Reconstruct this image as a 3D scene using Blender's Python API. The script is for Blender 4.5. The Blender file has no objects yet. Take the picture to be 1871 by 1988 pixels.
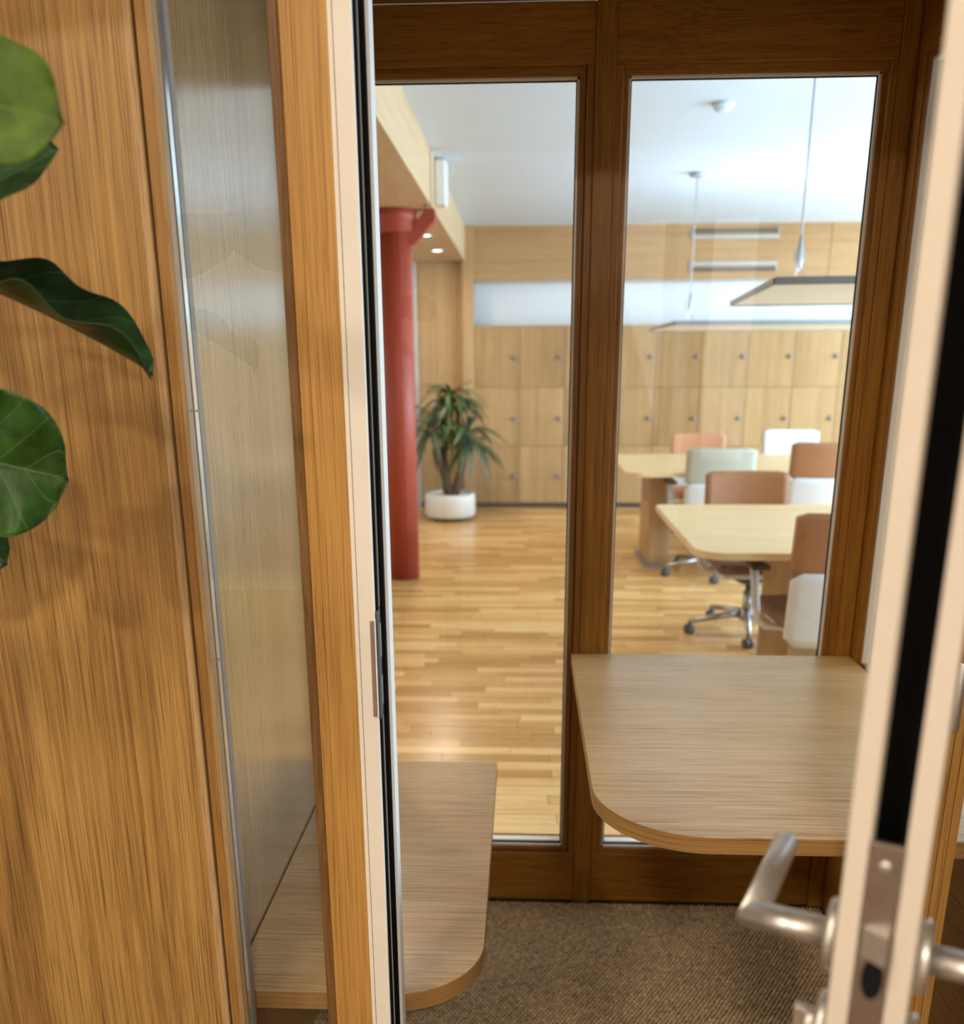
import bpy, bmesh, math, random
import numpy as np
from mathutils import Vector, Matrix

random.seed(7)
rng = np.random.default_rng(11)
C = bpy.context.scene.collection
S = bpy.context.scene

# ---------------------------------------------------------------- camera
EYE = 1.487                       # eye height above the booth carpet; X right, Y into the booth, Z up
F_PX, PX, PY, W_PX, H_PX = 1815.0, 935.5, 1247.0, 1871.0, 1988.0
th = math.atan((1247 - 698) / 1815.0); psi = math.radians(2.61); roll = 0.0045
fw = Vector((-math.sin(psi) * math.cos(th), math.cos(psi) * math.cos(th), -math.sin(th)))
r0 = Vector((math.cos(psi), math.sin(psi), 0)); u0 = r0.cross(fw)
rt = r0 * math.cos(roll) - u0 * math.sin(roll); up = u0 * math.cos(roll) + r0 * math.sin(roll)
cam_d = bpy.data.cameras.new('camera'); cam = bpy.data.objects.new('camera', cam_d); C.objects.link(cam)
M = Matrix((rt, up, -fw)).transposed().to_4x4(); M.translation = (0, 0, EYE)
cam.matrix_world = M
cam_d.sensor_fit = 'HORIZONTAL'; cam_d.sensor_width = 36.0
cam_d.lens = 36.0 * F_PX / W_PX
cam_d.shift_x = 0.0; cam_d.shift_y = (PY - H_PX / 2) / W_PX
cam_d.clip_start = 0.02; cam_d.clip_end = 100
cam_d.dof.use_dof = True; cam_d.dof.focus_distance = 1.52; cam_d.dof.aperture_fstop = 4.0
S.camera = cam

# ---------------------------------------------------------------- world, lights, exposure
S.view_settings.view_transform = 'Standard'; S.view_settings.look = 'None'
S.view_settings.gamma = 1.0; S.view_settings.use_curve_mapping = False
S.view_settings.exposure = 0.0
wd = bpy.data.worlds.new('World'); S.world = wd; wd.use_nodes = True
bgn = wd.node_tree.nodes['Background']
bgn.inputs[0].default_value = (0.62, 0.81, 1.0, 1); bgn.inputs[1].default_value = 2.2


def area(name, loc, target, size, power, col, shape='DISK', size_y=None, spread=None):
    d = bpy.data.lights.new(name, 'AREA'); d.shape = shape; d.size = size
    if size_y: d.size_y = size_y
    d.energy = power; d.color = col
    if spread: d.spread = math.radians(spread)
    o = bpy.data.objects.new(name, d); C.objects.link(o); o.location = loc
    v = Vector(target) - Vector(loc)
    o.rotation_euler = v.to_track_quat('-Z', 'Y').to_euler()
    return o


# daylight through the tall windows in the right-hand wall of the office
for k, (ya, yb) in enumerate(((1.6, 3.6), (3.9, 5.9), (6.2, 8.2), (8.4, 9.9))):
    area('daylight_area', (5.62, (ya + yb) / 2, 1.55), (0, (ya + yb) / 2, 1.35), yb - ya - 0.1, 230 if k < 3 else 110, (0.56, 0.79, 1.0), 'RECTANGLE', 2.1)
# broad fill light behind the camera; no window stands there
area('daylight_area', (1.6, -3.4, 1.6), (0.2, 1.2, 1.2), 2.4, 18, (1.0, 0.94, 0.86), 'RECTANGLE', 1.9)

WARM = (1.0, 0.87, 0.70)

# ---------------------------------------------------------------- materials
def new_mat(name):
    m = bpy.data.materials.new(name); m.use_nodes = True
    nt = m.node_tree; b = nt.nodes['Principled BSDF']
    return m, nt, b


def plain(name, col, rough=0.5, metal=0.0, noise=0.0, nscale=30, bump=0.0, spec=0.5, coat=0.0):
    m, nt, b = new_mat(name)
    b.inputs['Roughness'].default_value = rough; b.inputs['Metallic'].default_value = metal
    b.inputs['Specular IOR Level'].default_value = spec
    if coat: b.inputs['Coat Weight'].default_value = coat
    tc = nt.nodes.new('ShaderNodeTexCoord')
    n = nt.nodes.new('ShaderNodeTexNoise'); n.inputs['Scale'].default_value = nscale; n.inputs['Detail'].default_value = 3
    nt.links.new(tc.outputs['Object'], n.inputs['Vector'])
    r = nt.nodes.new('ShaderNodeValToRGB')
    a = 1 - noise; c = 1 + noise
    r.color_ramp.elements[0].position = 0.3; r.color_ramp.elements[1].position = 0.7
    r.color_ramp.elements[0].color = tuple(x * a for x in col) + (1,)
    r.color_ramp.elements[1].color = tuple(min(1, x * c) for x in col) + (1,)
    nt.links.new(n.outputs['Fac'], r.inputs['Fac']); nt.links.new(r.outputs['Color'], b.inputs['Base Color'])
    if bump:
        bp = nt.nodes.new('ShaderNodeBump'); bp.inputs['Strength'].default_value = bump; bp.inputs['Distance'].default_value = 0.001
        nt.links.new(n.outputs['Fac'], bp.inputs['Height']); nt.links.new(bp.outputs['Normal'], b.inputs['Normal'])
    return m


def wood(name, axis, dark, mid, light, rough=0.4, along=0.035, fine=420, medium=85, broad=9, bump=0.25, spec=0.28,
         attr=None, pore=0.5, cath=0.0, tone=0.0, specgrain=False, coat=0.0):
    """oak veneer: streaks stretched along one axis of the object"""
    m, nt, b = new_mat(name); L = nt.links.new; N = nt.nodes.new
    tc = N('ShaderNodeTexCoord'); oi = N('ShaderNodeObjectInfo')
    mul = N('ShaderNodeVectorMath'); mul.operation = 'SCALE'; mul.inputs[0].default_value = (17.3, 41.7, 29.1)
    add = N('ShaderNodeVectorMath'); add.operation = 'ADD'
    if attr:
        at = N('ShaderNodeAttribute'); at.attribute_name = attr
        L(at.outputs['Fac'], mul.inputs['Scale'])
    else:
        L(oi.outputs['Random'], mul.inputs['Scale'])
    L(tc.outputs['Object'], add.inputs[0]); L(mul.outputs[0], add.inputs[1])
    mp = N('ShaderNodeMapping'); sc = [along if a_ in axis else 1 for a_ in 'XYZ']; mp.inputs['Scale'].default_value = sc
    # slow waviness so that the figure is not ruler-straight
    wv = N('ShaderNodeTexNoise'); wv.inputs['Scale'].default_value = 2.2; wv.inputs['Detail'].default_value = 1
    L(add.outputs[0], wv.inputs['Vector'])
    sub = N('ShaderNodeVectorMath'); sub.operation = 'SUBTRACT'; sub.inputs[1].default_value = (0.5, 0.5, 0.5)
    L(wv.outputs['Color'], sub.inputs[0])
    s2 = N('ShaderNodeVectorMath'); s2.operation = 'SCALE'; s2.inputs['Scale'].default_value = 0.012 + cath
    L(sub.outputs[0], s2.inputs[0])
    ad2 = N('ShaderNodeVectorMath'); ad2.operation = 'ADD'; L(add.outputs[0], ad2.inputs[0]); L(s2.outputs[0], ad2.inputs[1])
    L(ad2.outputs[0], mp.inputs['Vector'])

    def noise(scale, det, rough_):
        n = N('ShaderNodeTexNoise'); n.inputs['Scale'].default_value = scale; n.inputs['Detail'].default_value = det
        n.inputs['Roughness'].default_value = rough_; L(mp.outputs[0], n.inputs['Vector']); return n
    nb, nm, nf = noise(broad, 2, 0.5), noise(medium, 4, 0.62), noise(fine, 2, 0.5)

    def madd(a, k, c):
        x = N('ShaderNodeMath'); x.operation = 'MULTIPLY_ADD'; L(a, x.inputs[0]); x.inputs[1].default_value = k
        if isinstance(c, (int, float)): x.inputs[2].default_value = c
        else: L(c, x.inputs[2])
        return x.outputs[0]
    v = madd(nb.outputs['Fac'], 0.30, madd(nm.outputs['Fac'], 0.50, madd(nf.outputs['Fac'], 0.22, -0.01)))
    if tone:
        src = at.outputs['Fac'] if attr else oi.outputs['Random']
        v = madd(src, tone, madd(v, 1.0, -tone / 2))
    r = N('ShaderNodeValToRGB'); e = r.color_ramp.elements
    e[0].position = 0.30; e[1].position = 0.72
    e[0].color = dark + (1,); e[1].color = light + (1,)
    x = e.new(0.5); x.color = mid + (1,)
    L(v, r.inputs['Fac'])
    # dark pores
    pr = N('ShaderNodeMapRange'); pr.inputs['From Min'].default_value = 0.36; pr.inputs['From Max'].default_value = 0.46
    pr.inputs['To Min'].default_value = 1.0 - pore; pr.inputs['To Max'].default_value = 1.0
    L(nf.outputs['Fac'], pr.inputs['Value'])
    mx = N('ShaderNodeMix'); mx.data_type = 'RGBA'; mx.blend_type = 'MULTIPLY'; mx.inputs['Factor'].default_value = 1
    L(r.outputs['Color'], mx.inputs['A']); L(pr.outputs['Result'], mx.inputs['B'])
    L(mx.outputs['Result'], b.inputs['Base Color'])
    b.inputs['Roughness'].default_value = rough; b.inputs['Specular IOR Level'].default_value = spec
    if coat:           # clear lacquer
        b.inputs['Coat Weight'].default_value = coat; b.inputs['Coat Roughness'].default_value = rough
    if specgrain:      # open pores and soft early wood shine less
        sg = N('ShaderNodeMapRange'); sg.inputs['From Min'].default_value = 0.36; sg.inputs['From Max'].default_value = 0.60
        sg.inputs['To Min'].default_value = spec * 0.25; sg.inputs['To Max'].default_value = spec
        L(v, sg.inputs['Value']); L(sg.outputs['Result'], b.inputs['Specular IOR Level'])
    bp = N('ShaderNodeBump'); bp.inputs['Strength'].default_value = bump; bp.inputs['Distance'].default_value = 0.0006
    L(v, bp.inputs['Height']); L(bp.outputs['Normal'], b.inputs['Normal'])
    return m


def glass_mat(name, tint=(0.98, 0.983, 0.982), refl=1.0):
    m = bpy.data.materials.new(name); m.use_nodes = True; nt = m.node_tree; nt.nodes.clear()
    N = nt.nodes.new; L = nt.links.new
    out = N('ShaderNodeOutputMaterial'); mix = N('ShaderNodeMixShader')
    tr = N('ShaderNodeBsdfTransparent'); tr.inputs[0].default_value = tint + (1,)
    gl = N('ShaderNodeBsdfGlossy'); gl.inputs['Roughness'].default_value = 0.0
    lw = N('ShaderNodeLayerWeight'); lw.inputs['Blend'].default_value = 0.5
    pw = N('ShaderNodeMath'); pw.operation = 'POWER'; pw.inputs[1].default_value = 5; L(lw.outputs['Facing'], pw.inputs[0])
    ma = N('ShaderNodeMath'); ma.operation = 'MULTIPLY_ADD'; ma.inputs[1].default_value = 0.9 * refl; ma.inputs[2].default_value = 0.035 * refl
    L(pw.outputs[0], ma.inputs[0]); L(ma.outputs[0], mix.inputs[0])
    L(tr.outputs[0], mix.inputs[1]); L(gl.outputs[0], mix.inputs[2]); L(mix.outputs[0], out.inputs[0])
    return m


def emit(name, col, strength):
    m, nt, b = new_mat(name)
    b.inputs['Base Color'].default_value = (0.9, 0.9, 0.9, 1)
    b.inputs['Emission Color'].default_value = col + (1,); b.inputs['Emission Strength'].default_value = strength
    return m


OAK_D, OAK_M, OAK_L = (0.165, 0.075, 0.018), (0.355, 0.190, 0.054), (0.54, 0.325, 0.108)
OAKV = wood('oak_veneer_upright', 'Z', OAK_D, OAK_M, OAK_L, 0.45, along=0.011, fine=560, medium=150, broad=14, bump=0.35, pore=0.32)
OAKV_GLOSS = wood('oak_veneer_lacquered', 'Z', (0.20, 0.110, 0.038), (0.34, 0.195, 0.075), (0.45, 0.275, 0.12), 0.19, along=0.012, fine=560, medium=120, bump=0.02, pore=0.3, spec=1.0, specgrain=True, coat=0.8)
OAKPOST = wood('oak_solid_upright', 'Z', (0.28, 0.128, 0.028), (0.445, 0.228, 0.056), (0.57, 0.322, 0.095), 0.45, along=0.009, fine=620, medium=200, broad=20, pore=0.25)
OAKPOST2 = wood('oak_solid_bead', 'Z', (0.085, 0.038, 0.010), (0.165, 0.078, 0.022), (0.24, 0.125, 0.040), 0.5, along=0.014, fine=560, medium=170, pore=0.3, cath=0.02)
OAKSTILE = wood('oak_solid_stile', 'Z', (0.18, 0.080, 0.018), (0.31, 0.150, 0.036), (0.41, 0.215, 0.060), 0.48, along=0.012, fine=560, medium=150, pore=0.3)
OAKLIT = wood('oak_solid_lit_edge', 'Z', (0.34, 0.195, 0.08), (0.46, 0.29, 0.135), (0.54, 0.37, 0.19), 0.45, pore=0.2)  # paler oak paints the light that the rounded edges catch
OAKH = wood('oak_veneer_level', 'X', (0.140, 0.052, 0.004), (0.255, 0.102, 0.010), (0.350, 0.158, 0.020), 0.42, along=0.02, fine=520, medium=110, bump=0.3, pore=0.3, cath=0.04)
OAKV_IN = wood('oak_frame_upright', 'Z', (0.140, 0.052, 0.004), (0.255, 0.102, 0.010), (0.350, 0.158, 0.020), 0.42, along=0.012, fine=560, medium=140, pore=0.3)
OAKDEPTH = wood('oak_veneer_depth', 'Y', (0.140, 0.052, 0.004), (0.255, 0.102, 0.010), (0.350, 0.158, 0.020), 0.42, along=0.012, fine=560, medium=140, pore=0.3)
OAKTOP = wood('oak_worktop', 'X', (0.36, 0.205, 0.080), (0.53, 0.330, 0.140), (0.65, 0.445, 0.21), 0.33, medium=170, fine=640, along=0.012, bump=0.12, pore=0.35, spec=0.75, specgrain=True, coat=0.3)
OAKEDGE = wood('oak_edge_band', 'XY', (0.22, 0.105, 0.030), (0.38, 0.205, 0.066), (0.49, 0.29, 0.11), 0.42, medium=260, fine=800, along=0.01, pore=0.3)
OAKOFF = wood('oak_office_upright', 'Z', (0.30, 0.160, 0.056), (0.42, 0.243, 0.096), (0.52, 0.320, 0.140), 0.5, medium=22, broad=5, fine=200, pore=0.1, tone=0.28)
OAKOFFH = wood('oak_office_level', 'X', (0.33, 0.175, 0.066), (0.44, 0.248, 0.102), (0.52, 0.310, 0.135), 0.5, medium=22, broad=6, fine=200, pore=0.1)
OAKOFFY = wood('oak_office_depth', 'Y', (0.49, 0.315, 0.165), (0.60, 0.415, 0.235), (0.68, 0.49, 0.295), 0.5, medium=22, broad=6, fine=200, pore=0.1)
OAKTAB = wood('oak_table_top', 'X', (0.70, 0.48, 0.23), (0.80, 0.58, 0.30), (0.86, 0.66, 0.37), 0.38, medium=30, fine=200, pore=0.1)
PARQ = wood('oak_parquet', 'X', (0.50, 0.25, 0.072), (0.70, 0.395, 0.135), (0.86, 0.56, 0.235), 0.24, medium=45, broad=8, fine=260, along=0.05, bump=0.15, pore=0.15, attr='rnd', tone=0.42)
CREAM = plain('cream_powder_coat', (0.78, 0.715, 0.62), 0.5, noise=0.02)
DOORC = plain('beige_door_coat', (0.60, 0.515, 0.425), 0.5, noise=0.02, spec=0.3)
CREAMW = plain('white_powder_coat', (0.86, 0.83, 0.78), 0.4, noise=0.02)
GREYSEAL = plain('grey_seal_carrier', (0.52, 0.51, 0.47), 0.45, noise=0.03)
GASKG = plain('taupe_gasket', (0.20, 0.17, 0.16), 0.5, noise=0.04)
BLACK = plain('black_rubber', (0.006, 0.006, 0.007), 0.8, noise=0.1, spec=0.12)
SPACER = plain('grey_glazing_spacer', (0.60, 0.60, 0.585), 0.4, noise=0.04, nscale=300)
LIP = plain('lit_bead_lip', (0.62, 0.56, 0.50), 0.35, noise=0.04)  # pale tone stands in for light on the bead edge
ALU = plain('aluminium_spacer', (0.86, 0.88, 0.90), 0.18, 0.9, noise=0.05, nscale=200)
STEEL = plain('brushed_steel', (0.66, 0.62, 0.57), 0.45, 1.0, noise=0.06, nscale=160, bump=0.05)
STEELD = plain('steel_plate_dull', (0.42, 0.36, 0.31), 0.38, 1.0, noise=0.06, nscale=90)
BRASS = plain('brass_screw', (0.60, 0.42, 0.20), 0.3, 1.0, noise=0.05)
BROWNPL = plain('brown_plastic_lip', (0.26, 0.165, 0.115), 0.5, noise=0.05)
CABLE = plain('grey_cable', (0.40, 0.40, 0.41), 0.5, noise=0.04)
DARKPL = plain('dark_grey_plastic', (0.06, 0.062, 0.068), 0.4, noise=0.1)
WHITE = plain('sky_tinted_white', (0.66, 0.755, 0.86), 0.75, noise=0.012, nscale=2)  # white paint with the sky's blue light mixed into its colour
WHITEW = plain('white_wall_paint', (0.82, 0.815, 0.80), 0.8, noise=0.012, nscale=2)
RED = plain('red_column_paint', (0.36, 0.052, 0.027), 0.45, noise=0.03, nscale=4, spec=0.35)
CHSHELL = plain('white_chair_plastic', (0.72, 0.71, 0.69), 0.35, noise=0.02)
TAN = plain('tan_leather', (0.37, 0.155, 0.060), 0.5, noise=0.08, nscale=60, bump=0.15)
GREYF = plain('grey_felt', (0.47, 0.45, 0.36), 0.85, noise=0.06, nscale=200, bump=0.2)
CORAL = plain('coral_fabric', (0.58, 0.25, 0.12), 0.8, noise=0.06, nscale=200)
WHITEF = plain('white_fabric', (0.74, 0.72, 0.72), 0.8, noise=0.05, nscale=200)
SEATBR = plain('brown_leather_seat', (0.17, 0.07, 0.038), 0.5, noise=0.08, nscale=60)
CHROME = plain('polished_aluminium', (0.46, 0.45, 0.44), 0.32, 1.0, noise=0.03)
LAMPG = plain('grey_lamp_body', (0.30, 0.31, 0.32), 0.4, 0.5, noise=0.03)
LAMPW = plain('pale_lamp_panel', (0.84, 0.82, 0.79), 0.6, noise=0.02)
POT = plain('off_white_pot', (0.82, 0.79, 0.72), 0.5, noise=0.02)
SOIL = plain('dark_soil', (0.04, 0.028, 0.02), 0.9, noise=0.3, nscale=60, bump=0.8)
TRUNK = plain('brown_bark', (0.11, 0.065, 0.035), 0.85, noise=0.35, nscale=50, bump=0.8)
YUCCA = plain('dark_green_leaf', (0.034, 0.078, 0.017), 0.4, noise=0.35, nscale=6)
VENTD = plain('dark_vent_slot', (0.10, 0.085, 0.07), 0.6, noise=0.05)
VENTG = plain('grey_vent_blade', (0.42, 0.40, 0.37), 0.4, 0.4, noise=0.03)
KNOB = plain('grey_locker_lock', (0.17, 0.155, 0.16), 0.5, 0.0, noise=0.05)
SCREED = plain('brown_floor_base', (0.20, 0.13, 0.08), 0.8, noise=0.2, nscale=8)
GLASS = glass_mat('clear_glass')
GLASSF = glass_mat('clear_glass_side', (0.975, 0.98, 0.972), 1.1)


def leaf_mat(name, base, vein, rough):
    m, nt, b = new_mat(name); N = nt.nodes.new; L = nt.links.new
    uv = N('ShaderNodeUVMap'); uv.uv_map = 'leaf'
    sx = N('ShaderNodeSeparateXYZ'); L(uv.outputs[0], sx.inputs[0])

    def mth(op, a, c=None, d=None):
        x = N('ShaderNodeMath'); x.operation = op
        for i, q in enumerate((a, c, d)):
            if q is None: continue
            if isinstance(q, (int, float)): x.inputs[i].default_value = q
            else: L(q, x.inputs[i])
        return x.outputs[0]
    av = mth('ABSOLUTE', sx.outputs['Y'])
    mid = mth('LESS_THAN', av, 0.014)
    # side veins bend towards the tip
    ph = mth('SUBTRACT', mth('MULTIPLY', sx.outputs['X'], 7.0), mth('MULTIPLY', mth('POWER', av, 0.8), 1.7))
    fr = mth('ABSOLUTE', mth('SUBTRACT', mth('FRACT', ph), 0.5))
    side = mth('MULTIPLY', mth('LESS_THAN', fr, 0.020), 0.8)
    rim = mth('MULTIPLY', mth('GREATER_THAN', av, 0.975), 0.7)
    vv = mth('MAXIMUM', mth('MAXIMUM', mid, side), rim)
    tc = N('ShaderNodeTexCoord'); n = N('ShaderNodeTexNoise'); n.inputs['Scale'].default_value = 45; n.inputs['Detail'].default_value = 3
    L(tc.outputs['Object'], n.inputs['Vector'])
    r = N('ShaderNodeValToRGB'); r.color_ramp.elements[0].position = 0.3; r.color_ramp.elements[1].position = 0.7
    r.color_ramp.elements[0].color = tuple(x * 0.6 for x in base) + (1,); r.color_ramp.elements[1].color = tuple(x * 1.25 for x in base) + (1,)
    L(n.outputs['Fac'], r.inputs['Fac'])
    mx = N('ShaderNodeMix'); mx.data_type = 'RGBA'; L(mth('MULTIPLY', vv, 0.75), mx.inputs['Factor'])
    L(r.outputs['Color'], mx.inputs['A']); mx.inputs['B'].default_value = vein + (1,)
    L(mx.outputs['Result'], b.inputs['Base Color'])
    b.inputs['Roughness'].default_value = rough; b.inputs['Specular IOR Level'].default_value = 0.2
    bp = N('ShaderNodeBump'); bp.inputs['Strength'].default_value = 0.5; bp.inputs['Distance'].default_value = 0.002
    L(mth('SUBTRACT', n.outputs['Fac'], vv), bp.inputs['Height']); L(bp.outputs['Normal'], b.inputs['Normal'])
    return m


LEAF_L = leaf_mat('fig_leaf_light', (0.055, 0.100, 0.006), (0.075, 0.130, 0.014), 0.6)
LEAF_D = leaf_mat('fig_leaf_dark', (0.013, 0.042, 0.010), (0.075, 0.12, 0.045), 0.36)
LEAF_M = leaf_mat('fig_leaf_mid', (0.024, 0.068, 0.007), (0.10, 0.155, 0.045), 0.42)


def carpet_mat():
    m, nt, b = new_mat('brown_loop_carpet'); N = nt.nodes.new; L = nt.links.new
    at = N('ShaderNodeAttribute'); at.attribute_name = 'rnd'
    r = N('ShaderNodeValToRGB'); r.color_ramp.elements[0].color = (0.22, 0.150, 0.082, 1); r.color_ramp.elements[1].color = (0.66, 0.485, 0.30, 1)
    L(at.outputs['Fac'], r.inputs['Fac']); L(r.outputs['Color'], b.inputs['Base Color'])
    b.inputs['Roughness'].default_value = 0.9; b.inputs['Specular IOR Level'].default_value = 0.2
    return m


CARPET = carpet_mat()

# ---------------------------------------------------------------- geometry helpers
def put(name, me, mat, parent=None, smooth=False):
    if mat is not None: me.materials.append(mat)
    if smooth:
        for p in me.polygons: p.use_smooth = True
    o = bpy.data.objects.new(name, me); C.objects.link(o)
    if parent is not None: o.parent = parent
    return o


def from_bm(name, bm, mat, parent=None, smooth=False):
    me = bpy.data.meshes.new(name); bm.normal_update(); bm.to_mesh(me); bm.free()
    return put(name, me, mat, parent, smooth)


def bm_box(x, y, z, bev=0.0, seg=2):
    bm = bmesh.new(); bmesh.ops.create_cube(bm, size=1.0)
    for v in bm.verts:
        v.co = Vector((x[0] + (v.co.x + .5) * (x[1] - x[0]), y[0] + (v.co.y + .5) * (y[1] - y[0]), z[0] + (v.co.z + .5) * (z[1] - z[0])))
    if bev: bmesh.ops.bevel(bm, geom=bm.edges[:], offset=bev, segments=seg, affect='EDGES', profile=0.5)
    return bm


def box(name, x, y, z, mat, parent=None, bev=0.0, seg=2):
    return from_bm(name, bm_box(x, y, z, bev, seg), mat, parent)


def prism(name, pts, z0, z1, mat, parent=None, bev=0.0):
    """extrude a plan outline (counter-clockwise) from z0 to z1"""
    bm = bmesh.new(); vs = [bm.verts.new((p[0], p[1], z0)) for p in pts]
    f = bm.faces.new(vs); ext = bmesh.ops.extrude_face_region(bm, geom=[f])
    for g in ext['geom']:
        if isinstance(g, bmesh.types.BMVert): g.co.z = z1
    bmesh.ops.recalc_face_normals(bm, faces=bm.faces[:])
    if bev:
        ed = [e for e in bm.edges if abs(e.verts[0].co.z - e.verts[1].co.z) < 1e-6]
        bmesh.ops.bevel(bm, geom=ed, offset=bev, segments=2, affect='EDGES', profile=0.5)
    return from_bm(name, bm, mat, parent)


def extr(name, pts, axis, a, b_, mat, parent=None):
    """extrude a 2D outline along an axis: pts in the other two axes"""
    bm = bmesh.new()
    def mk(p, t):
        return {'X': (t, p[0], p[1]), 'Y': (p[0], t, p[1]), 'Z': (p[0], p[1], t)}[axis]
    A = [bm.verts.new(mk(p, a)) for p in pts]; B = [bm.verts.new(mk(p, b_)) for p in pts]
    n = len(pts)
    bm.faces.new(A); bm.faces.new(B[::-1])
    for i in range(n): bm.faces.new((A[i], B[i], B[(i + 1) % n], A[(i + 1) % n]))
    bmesh.ops.recalc_face_normals(bm, faces=bm.faces[:])
    return from_bm(name, bm, mat, parent)


def rrect(x0, x1, y0, y1, rads, n=14):
    """rounded rectangle outline; rads for corners (x0y0, x1y0, x1y1, x0y1)"""
    pts = []
    for (cx, cy, sx, sy, a0), r in zip(((x0, y0, 1, 1, 180), (x1, y0, -1, 1, 270), (x1, y1, -1, -1, 0), (x0, y1, 1, -1, 90)), rads):
        if r <= 0: pts.append((cx, cy)); continue
        for k in range(n + 1):
            a = math.radians(a0 + 90 * k / n)
            pts.append((cx + sx * r + r * math.cos(a), cy + sy * r + r * math.sin(a)))
    return pts


def lathe(name, prof, mat, parent=None, seg=32, loc=(0, 0, 0), mtx=None, caps=True):
    bm = bmesh.new(); rings = []
    for r, z in prof:
        rings.append([bm.verts.new((r * math.cos(2 * math.pi * k / seg), r * math.sin(2 * math.pi * k / seg), z)) for k in range(seg)])
    for a, b_ in zip(rings, rings[1:]):
        for k in range(seg): bm.faces.new((a[k], a[(k + 1) % seg], b_[(k + 1) % seg], b_[k]))
    if caps: bm.faces.new(rings[0][::-1]); bm.faces.new(rings[-1])
    if mtx is not None: bmesh.ops.transform(bm, matrix=mtx, verts=bm.verts[:])
    bmesh.ops.translate(bm, vec=Vector(loc), verts=bm.verts[:])
    o = from_bm(name, bm, mat, parent)
    for p in o.data.polygons: p.use_smooth = len(p.vertices) == 4
    return o


def tube_bm(path, rad, seg=12, closed_ends=True):
    """tube along a polyline, rad constant or per point"""
    bm = bmesh.new(); P = [Vector(p) for p in path]; n = len(P)
    R = rad if isinstance(rad, (list, tuple)) else [rad] * n
    t = (P[1] - P[0]).normalized(); ref = Vector((0, 0, 1)) if abs(t.z) < 0.9 else Vector((1, 0, 0))
    nrm = t.cross(ref).normalized(); rings = []
    for i in range(n):
        if i == 0: tt = P[1] - P[0]
        elif i == n - 1: tt = P[-1] - P[-2]
        else: tt = (P[i + 1] - P[i]).normalized() + (P[i] - P[i - 1]).normalized()
        tt.normalize(); nrm = (nrm - tt * nrm.dot(tt)).normalized(); bn = tt.cross(nrm)
        sc = 1.0
        if 0 < i < n - 1:
            c = (P[i + 1] - P[i]).normalized().dot(tt); sc = 1.0 / max(c, 0.5)
        rings.append([bm.verts.new(P[i] + (nrm * math.cos(2 * math.pi * k / seg) + bn * math.sin(2 * math.pi * k / seg)) * R[i]) for k in range(seg)])
    for a, b_ in zip(rings, rings[1:]):
        for k in range(seg): bm.faces.new((a[k], a[(k + 1) % seg], b_[(k + 1) % seg], b_[k]))
    bm.faces.new(rings[0][::-1]); bm.faces.new(rings[-1])
    bmesh.ops.recalc_face_normals(bm, faces=bm.faces[:])
    return bm


def tube(name, path, rad, mat, parent=None, seg=12):
    o = from_bm(name, tube_bm(path, rad, seg), mat, parent)
    for p in o.data.polygons: p.use_smooth = len(p.vertices) == 4
    return o


def thing(name, label, cat, loc=(0, 0, 0), rotz=0.0, group=None):
    o = bpy.data.objects.new(name, None); C.objects.link(o); o.empty_display_size = 0.05
    o.location = loc; o.rotation_euler = (0, 0, rotz); o['label'] = label; o['category'] = cat
    if group: o['group'] = group
    return o


def tag(o, label, cat, group=None):
    o['label'] = label; o['category'] = cat
    if group: o['group'] = group
    return o


def struct(o, label, cat='wall'):
    o['kind'] = 'structure'; o['label'] = label; o['category'] = cat
    return o


def sroot(name, label, cat, loc=(0, 0, 0)):
    o = bpy.data.objects.new(name, None); C.objects.link(o); o.location = loc
    return struct(o, label, cat)


# ================================================================ office shell
CEIL = 2.72
XL, XR, YF, YB = -3.2, 5.5, -3.6, 10.25
fl = box('floor', (XL, XR), (YF, YB), (-0.10, -0.012), SCREED)
struct(fl, 'oak strip parquet floor of the office beyond the booth', 'floor')

# parquet strips: rows run across the view
ROW = 0.072; GAP = 0.0008
planks = []
y = 2.46; row = 0
while y < YB - 0.01:
    x = -3.1 - random.random() * 0.5
    while x < 5.3:
        ln = random.choice((0.36, 0.42, 0.48, 0.55, 0.6))
        planks.append((max(x, -3.15), min(x + ln, 5.45), y, min(y + ROW, YB), random.random()))
        x += ln
    y += ROW; row += 1


def plank_arrays(pl):
    V, Fc, A = [], [], []
    for (xa, xb, ya, yb, rd) in pl:
        b0 = len(V); g = GAP; c = 0.0006; zt = 0.0 - 0.0006 * ((rd * 7) % 1)
        V += [(xa + g, ya + g, -0.012), (xb - g, ya + g, -0.012), (xb - g, yb - g, -0.012), (xa + g, yb - g, -0.012),
              (xa + g, ya + g, zt - c), (xb - g, ya + g, zt - c), (xb - g, yb - g, zt - c), (xa + g, yb - g, zt - c),
              (xa + g + c, ya + g + c, zt), (xb - g - c, ya + g + c, zt), (xb - g - c, yb - g - c, zt), (xa + g + c, yb - g - c, zt)]
        f = [(4, 5, 9, 8), (5, 6, 10, 9), (6, 7, 11, 10), (7, 4, 8, 11), (8, 9, 10, 11), (0, 1, 5, 4), (1, 2, 6, 5), (2, 3, 7, 6), (3, 0, 4, 7)]
        Fc += [tuple(b0 + i for i in q) for q in f]; A += [rd] * len(f)
    return V, Fc, A


def plank_obj(name, pl, parent):
    V, Fc, A = plank_arrays(pl)
    me = bpy.data.meshes.new(name); me.from_pydata(V, [], Fc)
    at = me.attributes.new('rnd', 'FLOAT', 'FACE'); at.data.foreach_set('value', A)
    return put(name, me, PARQ, parent)


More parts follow.
